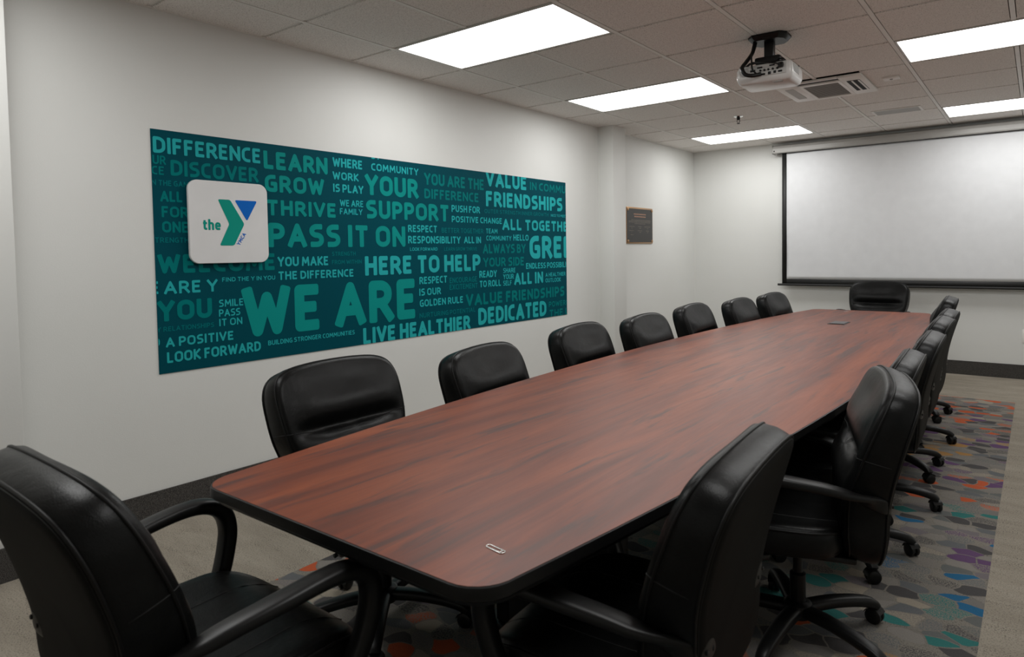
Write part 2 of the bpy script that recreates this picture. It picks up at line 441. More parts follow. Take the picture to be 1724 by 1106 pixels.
tb = tag(empty('conference_table', (TX, TY, 0)), 'long boat-shaped conference table with red-brown wood top and black edge', 'table')
prism('tabletop', [(table_outline(0.004), ZT-0.012), (table_outline(0.004), ZT)], M['wood'], tb)
prism('edge_moulding', [(table_outline(0.0036), ZT-0.0006), (table_outline(0.0008), ZT-0.0022), (table_outline(0.0), ZT-0.007), (table_outline(0.0), ZT-0.026), (table_outline(0.004), ZT-0.031), (table_outline(0.012), ZT-0.034), (table_outline(0.016), ZT-0.044), (table_outline(0.05), ZT-0.046)],
      M['edge'], tb, top=False)
for y in (-2.05, 0.0, 2.05):                                # three black panel pedestals with feet
    bs = empty('pedestal', (0, y, 0)); bs.parent = tb
    bm = bmesh.new(); addbox(bm, (-0.25, -0.03, 0.05), (0.25, 0.03, ZT-0.046), 0.008); addbox(bm, (-0.05, -0.2, 0.05), (0.05, 0.2, ZT-0.046), 0.008)
    bmobj('column', bm, M['edge'], bs, auto=0.6)
    box('foot', (-0.31, -0.045, 0.0), (0.31, 0.045, 0.05), M['edge'], bs, 0.012)
    box('top_plate', (-0.30, -0.2, ZT-0.056), (0.30, 0.2, ZT-0.0465), M['edge'], bs)
for a, b in ((-1.95, -0.1), (0.1, 1.95)): box('stretcher', (-0.02, a, 0.30), (0.02, b, 0.55), M['edge'], tb, 0.004)

# power lid set into the table
pg = tag(empty('power_hatch', (2.34, 4.02, ZT)), 'small grey power hatch set flat in the far half of the tabletop', 'power hatch')
box('frame', (-0.062, -0.105, 0.0), (0.062, 0.105, 0.003), M['darksteel'], pg, 0.0012, 1)
box('lid', (-0.052, -0.090, 0.003), (0.052, 0.095, 0.006), plain('hatch lid', (0.10, 0.10, 0.105, 1), 0.35, 0.5), pg, 0.0012, 1)
box('finger_slot', (-0.03, -0.104, 0.003), (0.03, -0.092, 0.0042), M['dark'], pg)
# paper clip
cp = []
def arcp(cx, cy, r, a0, a1, n=8): return [(cx+r*math.cos(a0+(a1-a0)*i/n), cy+r*math.sin(a0+(a1-a0)*i/n), 0.0006) for i in range(n+1)]
cp = [(-0.008, 0.0062, 0.0006)] + arcp(0.019, 0.0012, 0.005, PI/2, -PI/2) + arcp(-0.019, 0.0008, 0.0046, -PI/2, -3*PI/2+0.0)[0:9] + arcp(0.013, 0.0014, 0.0040, PI/2, -PI/2) + [(-0.012, -0.0026, 0.0006)]
clip = tubeobj('paper_clip', cp, 0.0011, M['clip'], None, 6)
clip.location = (2.730, -0.552, ZT+0.0005); clip.rotation_euler = (0, 0, -0.15); clip.scale = (1.05, 1.25, 1)
tag(clip, 'silver paper clip lying on the near end of the tabletop', 'paper clip')
slip = box('paper_scrap', (-0.02, -0.005, 0), (0.02, 0.005, 0.0008), M['panelw'])
slip.location = (2.17, 5.06, ZT+0.0004); tag(slip, 'tiny white scrap of paper at the far end of the tabletop', 'paper')

# ------------------------------------------------------------------ conference chair (faces +X, origin on the floor under the column)
def interp(tab, t):
    for (a, va), (b, vb) in zip(tab[:-1], tab[1:]):
        if t <= b:
            k = (t-a)/(b-a); k = max(0, min(1, k)); return va + (vb-va)*k
    return tab[-1][1]
SP = catmull([(-0.236, 0, 0.362), (-0.250, 0, 0.46), (-0.255, 0, 0.55), (-0.270, 0, 0.66), (-0.297, 0, 0.77), (-0.322, 0, 0.85), (-0.345, 0, 0.915)], 10)
SL = [0.0]
for a, b in zip(SP[:-1], SP[1:]): SL.append(SL[-1] + (b-a).length)
BL = SL[-1]
def spine(v):
    v = max(0, min(BL, v))
    for i in range(len(SL)-1):
        if v <= SL[i+1]:
            k = (v-SL[i])/(SL[i+1]-SL[i]); p_ = SP[i].lerp(SP[i+1], k)
            a = (SP[min(i+2, len(SP)-1)] - SP[max(i-1, 0)]).normalized(); return p_, Vector((a.z, 0, -a.x))
    return SP[-1], Vector((1, 0, 0))
half = [(0, 0), (0.10, 0.0), (0.170, 0.008), (0.208, 0.045), (0.217, 0.10), (0.214, 0.17), (0.217, 0.23), (0.232, 0.29), (0.247, 0.35), (0.255, 0.43), (0.255, 0.52), (0.232, 0.58), (0.180, 0.611), (0.09, 0.624), (0, 0.627)]
sc_v = BL/0.627
hs = catmull([(x*1.08, y*sc_v, 0) for x, y in half], 4)
OUT = [(p_.x, p_.y) for p_ in hs] + [(-p_.x, p_.y) for p_ in reversed(hs[1:-1])]
CEN = (0.0, 0.34*sc_v)
VC = 0.365*sc_v
def thick(v): return interp([(0, 0.105), (0.1, 0.125), (0.22, 0.128), (0.33, 0.115), (0.43, 0.104), (0.51, 0.096), (0.57, 0.086)], v)
def front_add(u, v, rho):
    wu = max(0.0, 1-(abs(u)/0.243)**4)
    d = 0.014*(1-rho**4)
    d += -0.030*math.exp(-((v-VC)/0.022)**2)*wu
    d += 0.014*math.exp(-((v-VC-0.075)/0.05)**2)*wu
    d += 0.018*math.exp(-((v-VC+0.07)/0.045)**2)*wu
    d += -0.010*math.exp(-(((v-VC-0.16)/0.07)**2 + (u/0.13)**2))
    return d
def back_pt(rho, ou, dfun):
    u = CEN[0] + rho*(ou[0]-CEN[0]); v = CEN[1] + rho*(ou[1]-CEN[1])
    p_, n_ = spine(v); q = p_ + n_*dfun(u, v); return Vector((q.x, u, q.z))
def make_back(parent):
    rings = []
    rr = [0.04, 0.3, 0.6, 0.85, 0.94]
    for r in rr: rings.append((r, lambda u, v, r=r: -0.006*(1-r**3)))
    for r, d in ((0.972, 0.002), (0.990, 0.010), (1.0, 0.024)): rings.append((r, lambda u, v, d=d: d))
    rings.append((1.006, lambda u, v: thick(v)*0.5))
    for r, d in ((1.0, 0.034), (0.990, 0.017), (0.970, 0.006)): rings.append((r, lambda u, v, d=d: thick(v)-d))
    for i in range(22):
        r = 0.95 - i*0.91/21
        rings.append((r, lambda u, v, r=r: thick(v) + front_add(u, v, r)))
    vs = []; fs = []; n = len(OUT)
    for r, d in rings: vs += [back_pt(r, o, d) for o in OUT]
    for i in range(len(rings)-1):
        for k in range(n): fs.append((i*n+k, i*n+(k+1) % n, (i+1)*n+(k+1) % n, (i+1)*n+k))
    fs.append(tuple(range(n))[::-1]); fs.append(tuple((len(rings)-1)*n+k for k in range(n)))
    o = mesh('backrest', vs, fs, M['leather'], parent, smooth=True)
    b = bmesh.new(); b.from_mesh(o.data); bmesh.ops.recalc_face_normals(b, faces=b.faces); b.to_mesh(o.data); b.free()
    tubeobj('front_piping', [back_pt(0.988, o_, lambda u, v: thick(v)-0.0145) for o_ in OUT], 0.0036, M['piping'], o, 6, True)
    tubeobj('rear_piping', [back_pt(0.992, o_, lambda u, v: 0.0075) for o_ in OUT], 0.0036, M['piping'], o, 6, True)
    # matte panel closing the rear of the pad
    rg = [(r, -0.0025-0.006*(1-r**3)) for r in (0.04, 0.35, 0.65, 0.88)] + [(0.955, -0.001), (0.982, 0.0045)]
    pv = []; pf = []
    for r, d in rg: pv += [back_pt(r, o_, lambda u, v, d=d: d) for o_ in OUT]
    for i in range(len(rg)-1):
        for k in range(n): pf.append((i*n+k, i*n+(k+1) % n, (i+1)*n+(k+1) % n, (i+1)*n+k))
    pf.append(tuple(range(n))[::-1])
    rp = mesh('rear_panel', pv, pf, M['backcloth'], o, smooth=True)
    b = bmesh.new(); b.from_mesh(rp.data); bmesh.ops.recalc_face_normals(b, faces=b.faces); b.to_mesh(rp.data); b.free()
    # seam across the pad and round both sides
    for s in (-1, 1):
        edge = min((o_ for o_ in OUT if o_[0]*s > 0), key=lambda o_: abs(o_[1]-VC))
        pth = [back_pt(r, edge, lambda u, v, r=r: thick(v)+front_add(u, v, r)+0.0006) for r in (0.45, 0.6, 0.75, 0.87, 0.95)]
        pth += [back_pt(r, edge, lambda u, v, d=d: d(v)) for r, d in ((0.99, lambda v: thick(v)-0.016), (1.001, lambda v: thick(v)-0.033), (1.0075, lambda v: thick(v)*0.5), (1.001, lambda v: 0.025))]
        tubeobj('seam', pth, 0.0013, M['thread'], o, 5)
    return o
def make_seat(parent):
    n = 72; out = []
    for k in range(n):
        t = 2*PI*k/n; c, s = math.cos(t), math.sin(t); e = 3.4
        out.append((0.065 + 0.222*math.copysign(abs(c)**(2/e), c), 0.270*math.copysign(abs(s)**(2/e), s)))
    zt = lambda x, y: 0.478 - 0.055*max(0, (x-0.13)/0.15)**2 - 0.012*math.exp(-((x+0.02)/0.14)**2 - (y/0.16)**2) + 0.010*max(0, (abs(y)-0.15)/0.11)
    zb = lambda x, y: 0.385 - 0.004*max(0, x)/0.25 + 0.03*max(0, (-x-0.1)/0.15)
    rings = [(0.1, 0, 0), (0.6, 0, 0), (0.90, 0, 0.0), (0.97, 0, 0.010), (1.0, 0, 0.035), (1.0, 1, -0.036), (0.985, 1, -0.014), (0.96, 1, -0.004)] + [(0.93-i*0.09, 1, 0) for i in range(10)]
    vs = []; fs = []; cx = 0.065
    for r, top, d in rings:
        for x, y in out:
            X, Y = cx+r*(x-cx), r*y; vs.append((X, Y, (zt(X, Y) if top else zb(X, Y)) + d))
    for i in range(len(rings)-1):
        for k in range(n): fs.append((i*n+k, i*n+(k+1) % n, (i+1)*n+(k+1) % n, (i+1)*n+k))
    fs.append(tuple(range(n))[::-1]); fs.append(tuple((len(rings)-1)*n+k for k in range(n)))
    o = mesh('seat', vs, fs, M['leather'], parent, smooth=True)
    b = bmesh.new(); b.from_mesh(o.data); bmesh.ops.recalc_face_normals(b, faces=b.faces); b.to_mesh(o.data); b.free()
    tubeobj('seat_piping', [(cx+0.988*(x-cx), 0.988*y, zt(x, y)-0.014) for x, y in out], 0.0034, M['piping'], o, 6, True)
    for s in (-1, 1):
        tubeobj('seam', [(x, s*0.135, zt(x, 0.135)+0.0004) for x in [0.268-0.048*i for i in range(9)]], 0.0013, M['thread'], o, 5)
    return o
ARM = [(-0.2575, 0.130, 0.556), (-0.2600, 0.175, 0.562), (-0.2450, 0.2125, 0.570), (-0.205, 0.2265, 0.584), (-0.155, 0.243, 0.602), (-0.09, 0.277, 0.621), (0.0, 0.295, 0.637), (0.09, 0.302, 0.646), (0.15, 0.302, 0.640),
       (0.192, 0.300, 0.612), (0.205, 0.297, 0.565), (0.196, 0.293, 0.508), (0.177, 0.287, 0.450), (0.152, 0.275, 0.410), (0.125, 0.255, 0.385), (0.10, 0.225, 0.378)]
def make_arm(parent, s):
    pth = catmull([(x, s*(y*1.08 if y < 0.25 and z > 0.5 else y+0.005), z) for x, y, z in ARM], 5); n = len(pth)
    P = pth; vs = []; fs = []
    sec = superell(0.5, 0.5, 16, 2.9); m = len(sec)
    for i in range(n):
        t = (P[min(i+1, n-1)]-P[max(i-1, 0)]).normalized(); f = i/(n-1)
        wd = interp([(0, 0.044), (0.2, 0.048), (0.4, 0.056), (0.55, 0.055), (0.75, 0.048), (1, 0.042)], f)
        th = interp([(0, 0.008), (0.12, 0.012), (0.22, 0.024), (0.45, 0.034), (0.60, 0.044), (0.8, 0.042), (1, 0.028)], f)
        # flat face: behind the back it stands upright, along the arm it lies flat, at the front it faces forward
        g_ = interp([(0, 1.0), (0.16, 0.9), (0.30, 0.0), (1, 0.0)], f)
        lat = Vector((0, s, 0))*(1-g_) + Vector((0, 0, 1))*g_
        l = (lat - t*lat.dot(t)).normalized(); nn = t.cross(l)
        for a, b in sec: vs.append(P[i] + l*a*wd + nn*b*th)
    for i in range(n-1):
        for k in range(m): fs.append((i*m+k, i*m+(k+1) % m, (i+1)*m+(k+1) % m, (i+1)*m+k))
    fs.append(tuple(range(m))[::-1]); fs.append(tuple((n-1)*m+k for k in range(m)))
    o = mesh('armrest', vs, fs, M['plastic'], parent, smooth=True)
    b = bmesh.new(); b.from_mesh(o.data); bmesh.ops.recalc_face_normals(b, faces=b.faces); b.to_mesh(o.data); b.free()
    for y, z in ((0.168, 0.556), (0.202, 0.563)):
        latheobj('bolt', [(0.005, 0.004), (0.0055, 0.0), (0.004, -0.0015)], M['plastic'], o, 10, 'X', (-0.2655, s*y, z))
    return o
def make_chair():
    r = empty('conference_chair')
    make_back(r); make_seat(r)
    for s in (-1, 1): make_arm(r, s)
    box('seat_pan', (-0.17, -0.20, 0.366), (0.22, 0.20, 0.386), M['plastic'], r, 0.008)
    bm = bmesh.new(); addbox(bm, (-0.12, -0.075, 0.325), (0.12, 0.075, 0.366), 0.014)
    bmobj('tilt_mechanism', bm, M['plastic'], r, auto=0.6)
    tubeobj('lever', [(0.03, -0.07, 0.345), (0.03, -0.17, 0.343), (0.035, -0.235, 0.335)], [0.005, 0.005, 0.008], M['plastic'], r, 8)
    bm = bmesh.new(); addbox(bm, (-0.20, -0.055, 0.335), (-0.10, 0.055, 0.352), 0.006); addbox(bm, (-0.205, -0.055, 0.335), (-0.188, 0.055, 0.47), 0.006)
    bmobj('back_bracket', bm, M['plastic'], r, auto=0.6)
    latheobj('gas_column', [(0.026, 0.10), (0.026, 0.215), (0.0265, 0.22), (0.016, 0.225), (0.016, 0.34)], M['plastic'], r, 16)
    hub = latheobj('star_base', [(0.030, 0.066), (0.046, 0.074), (0.050, 0.10), (0.046, 0.118), (0.034, 0.126)], M['plastic'], r, 20)
    pth = catmull([(0.03, 0, 0.098), (0.12, 0, 0.101), (0.21, 0, 0.094), (0.272, 0, 0.082), (0.300, 0, 0.070), (0.312, 0, 0.058)], 4)
    k = len(pth)
    scl = [(1.0-0.35*i/(k-1), 1.0-0.12*i/(k-1)) for i in range(k)]
    lv, lf = sweep(pth, superell(0.029, 0.019, 14, 3.0), Vector((0, 1, 0)), scl)
    lm = mesh('base_leg', lv, lf, M['plastic'], hub, smooth=True); lm.data.set_sharp_from_angle(angle=1.0)
    # twin wheel caster
    bm = bmesh.new()
    def addl(prof, axis, off, seg=18):
        v, f = lathe(prof, seg, axis); bv = [bm.verts.new((p_[0]+off[0], p_[1]+off[1], p_[2]+off[2])) for p_ in v]
        for q in f: bm.faces.new([bv[i] for i in q])
    for s in (-1, 1):
        a, b = (0.004, 0.021) if s > 0 else (-0.021, -0.004)
        addl([(0.012, a), (0.026, a+0.001), (0.0275, a+0.004), (0.0275, b-0.004), (0.024, b-0.001), (0.010, b)], 'Y', (0, 0, 0.0275))
    addl([(0.008, 0.045), (0.009, 0.062), (0.007, 0.072)], 'Z', (0, 0, 0), 10)
    addbox(bm, (-0.022, -0.004, 0.02), (0.020, 0.004, 0.052), 0.002, 1)
    hood = [(0.031*math.cos(a), 0.0275+0.031*math.sin(a)) for a in [PI*(0.05+0.8*i/8) for i in range(9)]]
    hv = [[bm.verts.new((x, y, z)) for x, z in hood] for y in (-0.022, 0.022)]
    for i in range(8): bm.faces.new((hv[0][i], hv[0][i+1], hv[1][i+1], hv[1][i]))
    cast = bmobj('caster', bm, M['plastic'], hub, auto=0.7)
    def place(o, a, spin):
        o.rotation_euler = (0, 0, a)
        if o.name.startswith('caster'): o.location = (0.308*math.cos(a), 0.308*math.sin(a), 0); o.rotation_euler = (0, 0, spin)
    for i in range(5):
        a = 2*PI*i/5
        l, c_ = (lm, cast) if i == 0 else (lm.copy(), cast.copy())
        if i: C.objects.link(l); C.objects.link(c_)
        place(l, a, 0); place(c_, a, random.uniform(0, 6.28))
    return r
chair0 = make_chair()
ORD = ['nearest the camera', 'second from the camera', 'third from the camera', 'fourth from the camera', 'fifth from the camera', 'sixth from the camera', 'farthest from the camera']
CH = [ # x, y, heading (deg, the way the sitter faces), base turn, seat height offset
 (1.690, 0.020, 0, 170, -0.003), (1.794, 0.788, 7, 50, -0.030), (1.740, 1.672, 4, 25, -0.018), (1.792, 2.363, 2.5, 5, -0.019), (1.779, 3.149, 2.5, 40, -0.007), (1.853, 3.90, 0, 15, -0.012), (1.90, 4.61, -2.5, 60, -0.006),
 (2.81, -0.162, 184, 20, -0.009), (2.940, 0.78, 196, 50, -0.008), (2.880, 1.555, 183, 22, -0.040), (2.885, 2.24, 182, 8, -0.028), (2.864, 2.91, 180.5, 35, -0.010), (2.832, 3.59, 181, 12, -0.02), (2.76, 4.42, 183, 30, 0.012),
 (2.268, 5.80, -90, 30, 0.045), (2.13, -0.85, 90, 30, 0.03)]
LAB = ['black leather conference chair on the mural side of the table, '+o for o in ORD] + ['black leather conference chair on the right side of the table, '+o for o in ORD] + [
 'black leather conference chair at the far end of the table facing the camera', 'black leather conference chair in the lower left foreground with its back to the camera']
for i, ((x, y, hd, bt_, dz), lab) in enumerate(zip(CH, LAB)):
    c = chair0 if i == 0 else copy_tree(chair0)
    c['label'] = lab; c['category'] = 'chair'; c['group'] = 'black conference chairs round the table'
for i, c in enumerate([o for o in C.objects if o.name.startswith('conference_chair')]):
    x, y, hd, bt_, dz = CH[i]
    c.location = (x, y, 0); c.rotation_euler = (0, 0, math.radians(hd))
    for ch in c.children:
        if ch.name.startswith('star_base'): ch.rotation_euler = (0, 0, math.radians(bt_-hd))
        elif not ch.name.startswith('gas_column'): ch.location.z += dz      # gas lift height
    if i == 15:                                             # this one is tipped a little further back
        for ch in c.children:
            if ch.name.startswith('backrest'):
                th = math.radians(-3.0); ch.rotation_euler = (0, th, 0)
                ch.location.x = -0.345 - (-0.345*math.cos(th) + 0.915*math.sin(th)); ch.location.z += 0.915 - (0.345*math.sin(th) + 0.915*math.cos(th))
            elif ch.name.startswith('armrest'): ch.location.x += 0.02
# ------------------------------------------------------------------ stroke lettering (rounded sans capitals drawn as ribbons)
G = {  # width, strokes; a stroke is points (x, y[, corner radius]) on the centre line, cap height 0..1
 'A': (.62, [[(0, 0), (.31, 1), (.62, 0)], [(.12, .30), (.50, .30)]]),
 'B': (.50, [[(0, .5), (0, 1), (.44, 1, .22), (.44, .53, .22), (0, .53)], [(0, .53), (.50, .53, .24), (.50, 0, .24), (0, 0), (0, .53)]]),
 'C': (.46, [[(.46, 1), (0, 1, .34), (0, 0, .34), (.46, 0)]]),
 'D': (.54, [[(0, 0), (0, 1), (.54, 1, .36), (.54, 0, .36), (0, 0)]]),
 'E': (.42, [[(.42, 1), (0, 1), (0, 0), (.42, 0)], [(0, .52), (.36, .52)]]),
 'F': (.40, [[(.40, 1), (0, 1), (0, 0)], [(0, .50), (.34, .50)]]),
 'G': (.52, [[(.48, 1), (0, 1, .34), (0, 0, .34), (.52, 0, .06), (.52, .48), (.30, .48)]]),
 'H': (.54, [[(0, 0), (0, 1)], [(.54, 0), (.54, 1)], [(0, .52), (.54, .52)]]),
 'I': (.0, [[(0, 0), (0, 1)]]),
 'K': (.50, [[(0, 0), (0, 1)], [(.47, 1), (.06, .52), (.50, 0)]]),
 'L': (.40, [[(0, 1), (0, 0), (.40, 0)]]),
 'M': (.74, [[(0, 0), (.07, 1), (.37, .30), (.67, 1), (.74, 0)]]),
 'N': (.56, [[(0, 0), (0, 1), (.56, 0), (.56, 1)]]),
 'O': (.60, [[(.30, 1), (0, 1, .30), (0, 0, .30), (.60, 0, .30), (.60, 1, .30), (.30, 1)]]),
 'P': (.48, [[(0, 0), (0, 1), (.48, 1, .25), (.48, .42, .25), (0, .42)]]),
 'R': (.52, [[(0, 0), (0, 1), (.47, 1, .25), (.47, .45, .25), (0, .45)], [(.26, .45), (.52, 0)]]),
 'S': (.46, [[(.44, 1), (0, 1, .24), (0, .52, .24), (.46, .52, .24), (.46, 0, .24), (.0, 0)]]),
 'T': (.52, [[(0, 1), (.52, 1)], [(.26, 1), (.26, 0)]]),
 'U': (.54, [[(0, 1), (0, 0, .28), (.54, 0, .28), (.54, 1)]]),
 'V': (.58, [[(0, 1), (.29, 0), (.58, 1)]]),
 'W': (.84, [[(0, 1), (.20, 0), (.42, .86), (.64, 0), (.84, 1)]]),
 'X': (.54, [[(0, 1), (.54, 0)], [(0, 0), (.54, 1)]]),
 'Y': (.56, [[(0, 1), (.28, .46), (.56, 1)], [(.28, .46), (.28, 0)]]),
 't': (.24, [[(.10, .92), (.10, 0, .14), (.26, 0)], [(0, .66), (.26, .66)]]),
 'h': (.36, [[(0, 1), (0, 0)], [(0, .56), (.06, .66, .06), (.36, .66, .2), (.36, 0)]]),
 'e': (.36, [[(.34, .02), (0, 0, .2), (0, .66, .2), (.36, .66, .2), (.36, .34), (.02, .34)]]),
}
def fillet(st):
    out = []
    for i, p_ in enumerate(st):
        if len(p_) < 3 or i in (0, len(st)-1): out.append((p_[0], p_[1])); continue
        a, b = st[i-1], st[i+1]
        def toward(q):
            dx, dy = q[0]-p_[0], q[1]-p_[1]; L = math.hypot(dx, dy)
            f = min(p_[2], L*(0.5 if len(q) > 2 else 1.0))/L; return (p_[0]+dx*f, p_[1]+dy*f)
        s, e = toward(a), toward(b)
        for j in range(7):
            t = j/6; k = 0.5523
            c1 = (s[0]+(p_[0]-s[0])*k, s[1]+(p_[1]-s[1])*k); c2 = (e[0]+(p_[0]-e[0])*k, e[1]+(p_[1]-e[1])*k)
            w0, w1, w2, w3 = (1-t)**3, 3*t*(1-t)**2, 3*t*t*(1-t), t**3
            out.append((w0*s[0]+w1*c1[0]+w2*c2[0]+w3*e[0], w0*s[1]+w1*c1[1]+w2*c2[1]+w3*e[1]))
    return [p_ for i, p_ in enumerate(out) if i == 0 or math.dist(p_, out[i-1]) > 1e-5]
FIL = {k: (w_, [fillet(s) for s in st]) for k, (w_, st) in G.items()}
def ribbon(pts, hwid, vs, fs, cap=0.55):
    """pts in metres on the plane; adds polygons"""
    n = len(pts)
    def disc(c):
        b = len(vs); vs.extend((c[0]+hwid*math.cos(2*PI*k/14), c[1]+hwid*math.sin(2*PI*k/14)) for k in range(14)); fs.append(tuple(range(b, b+14)))
    closed = math.dist(pts[0], pts[-1]) < 1e-6
    for i in range(n-1):
        a, b = pts[i], pts[i+1]; L = math.dist(a, b); tx, ty = (b[0]-a[0])/L, (b[1]-a[1])/L; nx, ny = -ty, tx
        k = len(vs); vs.extend([(a[0]+nx*hwid, a[1]+ny*hwid), (a[0]-nx*hwid, a[1]-ny*hwid), (b[0]-nx*hwid, b[1]-ny*hwid), (b[0]+nx*hwid, b[1]+ny*hwid)])
        fs.append((k, k+1, k+2, k+3))
        for (end, px, sx) in ((i == 0, a, -1), (i == n-2, b, 1)):
            if end and not closed:        # softly squared end
                q = len(vs); prof = [(1, 0), (1, cap*.45), (.86, cap*.8), (.6, cap), (-.6, cap), (-.86, cap*.8), (-1, cap*.45), (-1, 0)]
                vs.extend((px[0]+nx*hwid*u_+tx*sx*hwid*v_, px[1]+ny*hwid*u_+ty*sx*hwid*v_) for u_, v_ in prof); fs.append(tuple(range(q, q+8)))
    for i in range(1, n-1): disc(pts[i])
    if closed: disc(pts[0])
def word(text, x0, y0, width, height, weight=0.19, lower=False):
    """verts, faces of the word in the plane with its box at (x0,y0)-(x0+width, y0+height)"""
    hw_ = weight/2; gap = weight + 0.115; adv = 0.0; spans = []; wn = 0
    for ch in text:
        if ch == ' ': adv += 0.27; wn += 1; continue
        spans.append((ch, adv + hw_, wn)); adv += FIL[ch][0] + gap
    tot = adv - gap + weight
    vs, fs, ks = [], [], []
    hm = hw_*height
    for ch, off, wk in spans:
        for st in FIL[ch][1]:
            closed = math.dist(st[0], st[-1]) < 1e-6
            pts = []
            for p_ in st:
                X = x0 + hm + (off-hw_+p_[0])*(width-2*hm)/(tot-weight)
                Y = y0 + hm + p_[1]*(height-2*hm)
                pts.append((X, Y))
            # straight ends reach the cap line: pull free ends out by the part of the half weight the cap leaves
            for e_, o_ in ((0, 1), (-1, -2)):
                if not closed and len(pts) > 1:
                    a, b = pts[e_], pts[o_]; L = math.dist(a, b)
                    if L > 1e-9 and st[e_][1] in (0, 1) and abs(a[1]-b[1]) > abs(a[0]-b[0])*0.6:
                        k = 0.45*hm/L; pts[e_] = (a[0]+(a[0]-b[0])*k, a[1]+(a[1]-b[1])*k)
            ribbon(pts, hm, vs, fs); ks += [wk]*(len(fs)-len(ks))
    return vs, fs, ks
def clip_rect(bm, x0, x1, y0, y1):
    for co, no in (((x0, 0, 0), (-1, 0, 0)), ((x1, 0, 0), (1, 0, 0)), ((0, y0, 0), (0, -1, 0)), ((0, y1, 0), (0, 1, 0))):
        bmesh.ops.bisect_plane(bm, geom=bm.verts[:]+bm.edges[:]+bm.faces[:], plane_co=co, plane_no=no, clear_outer=True)

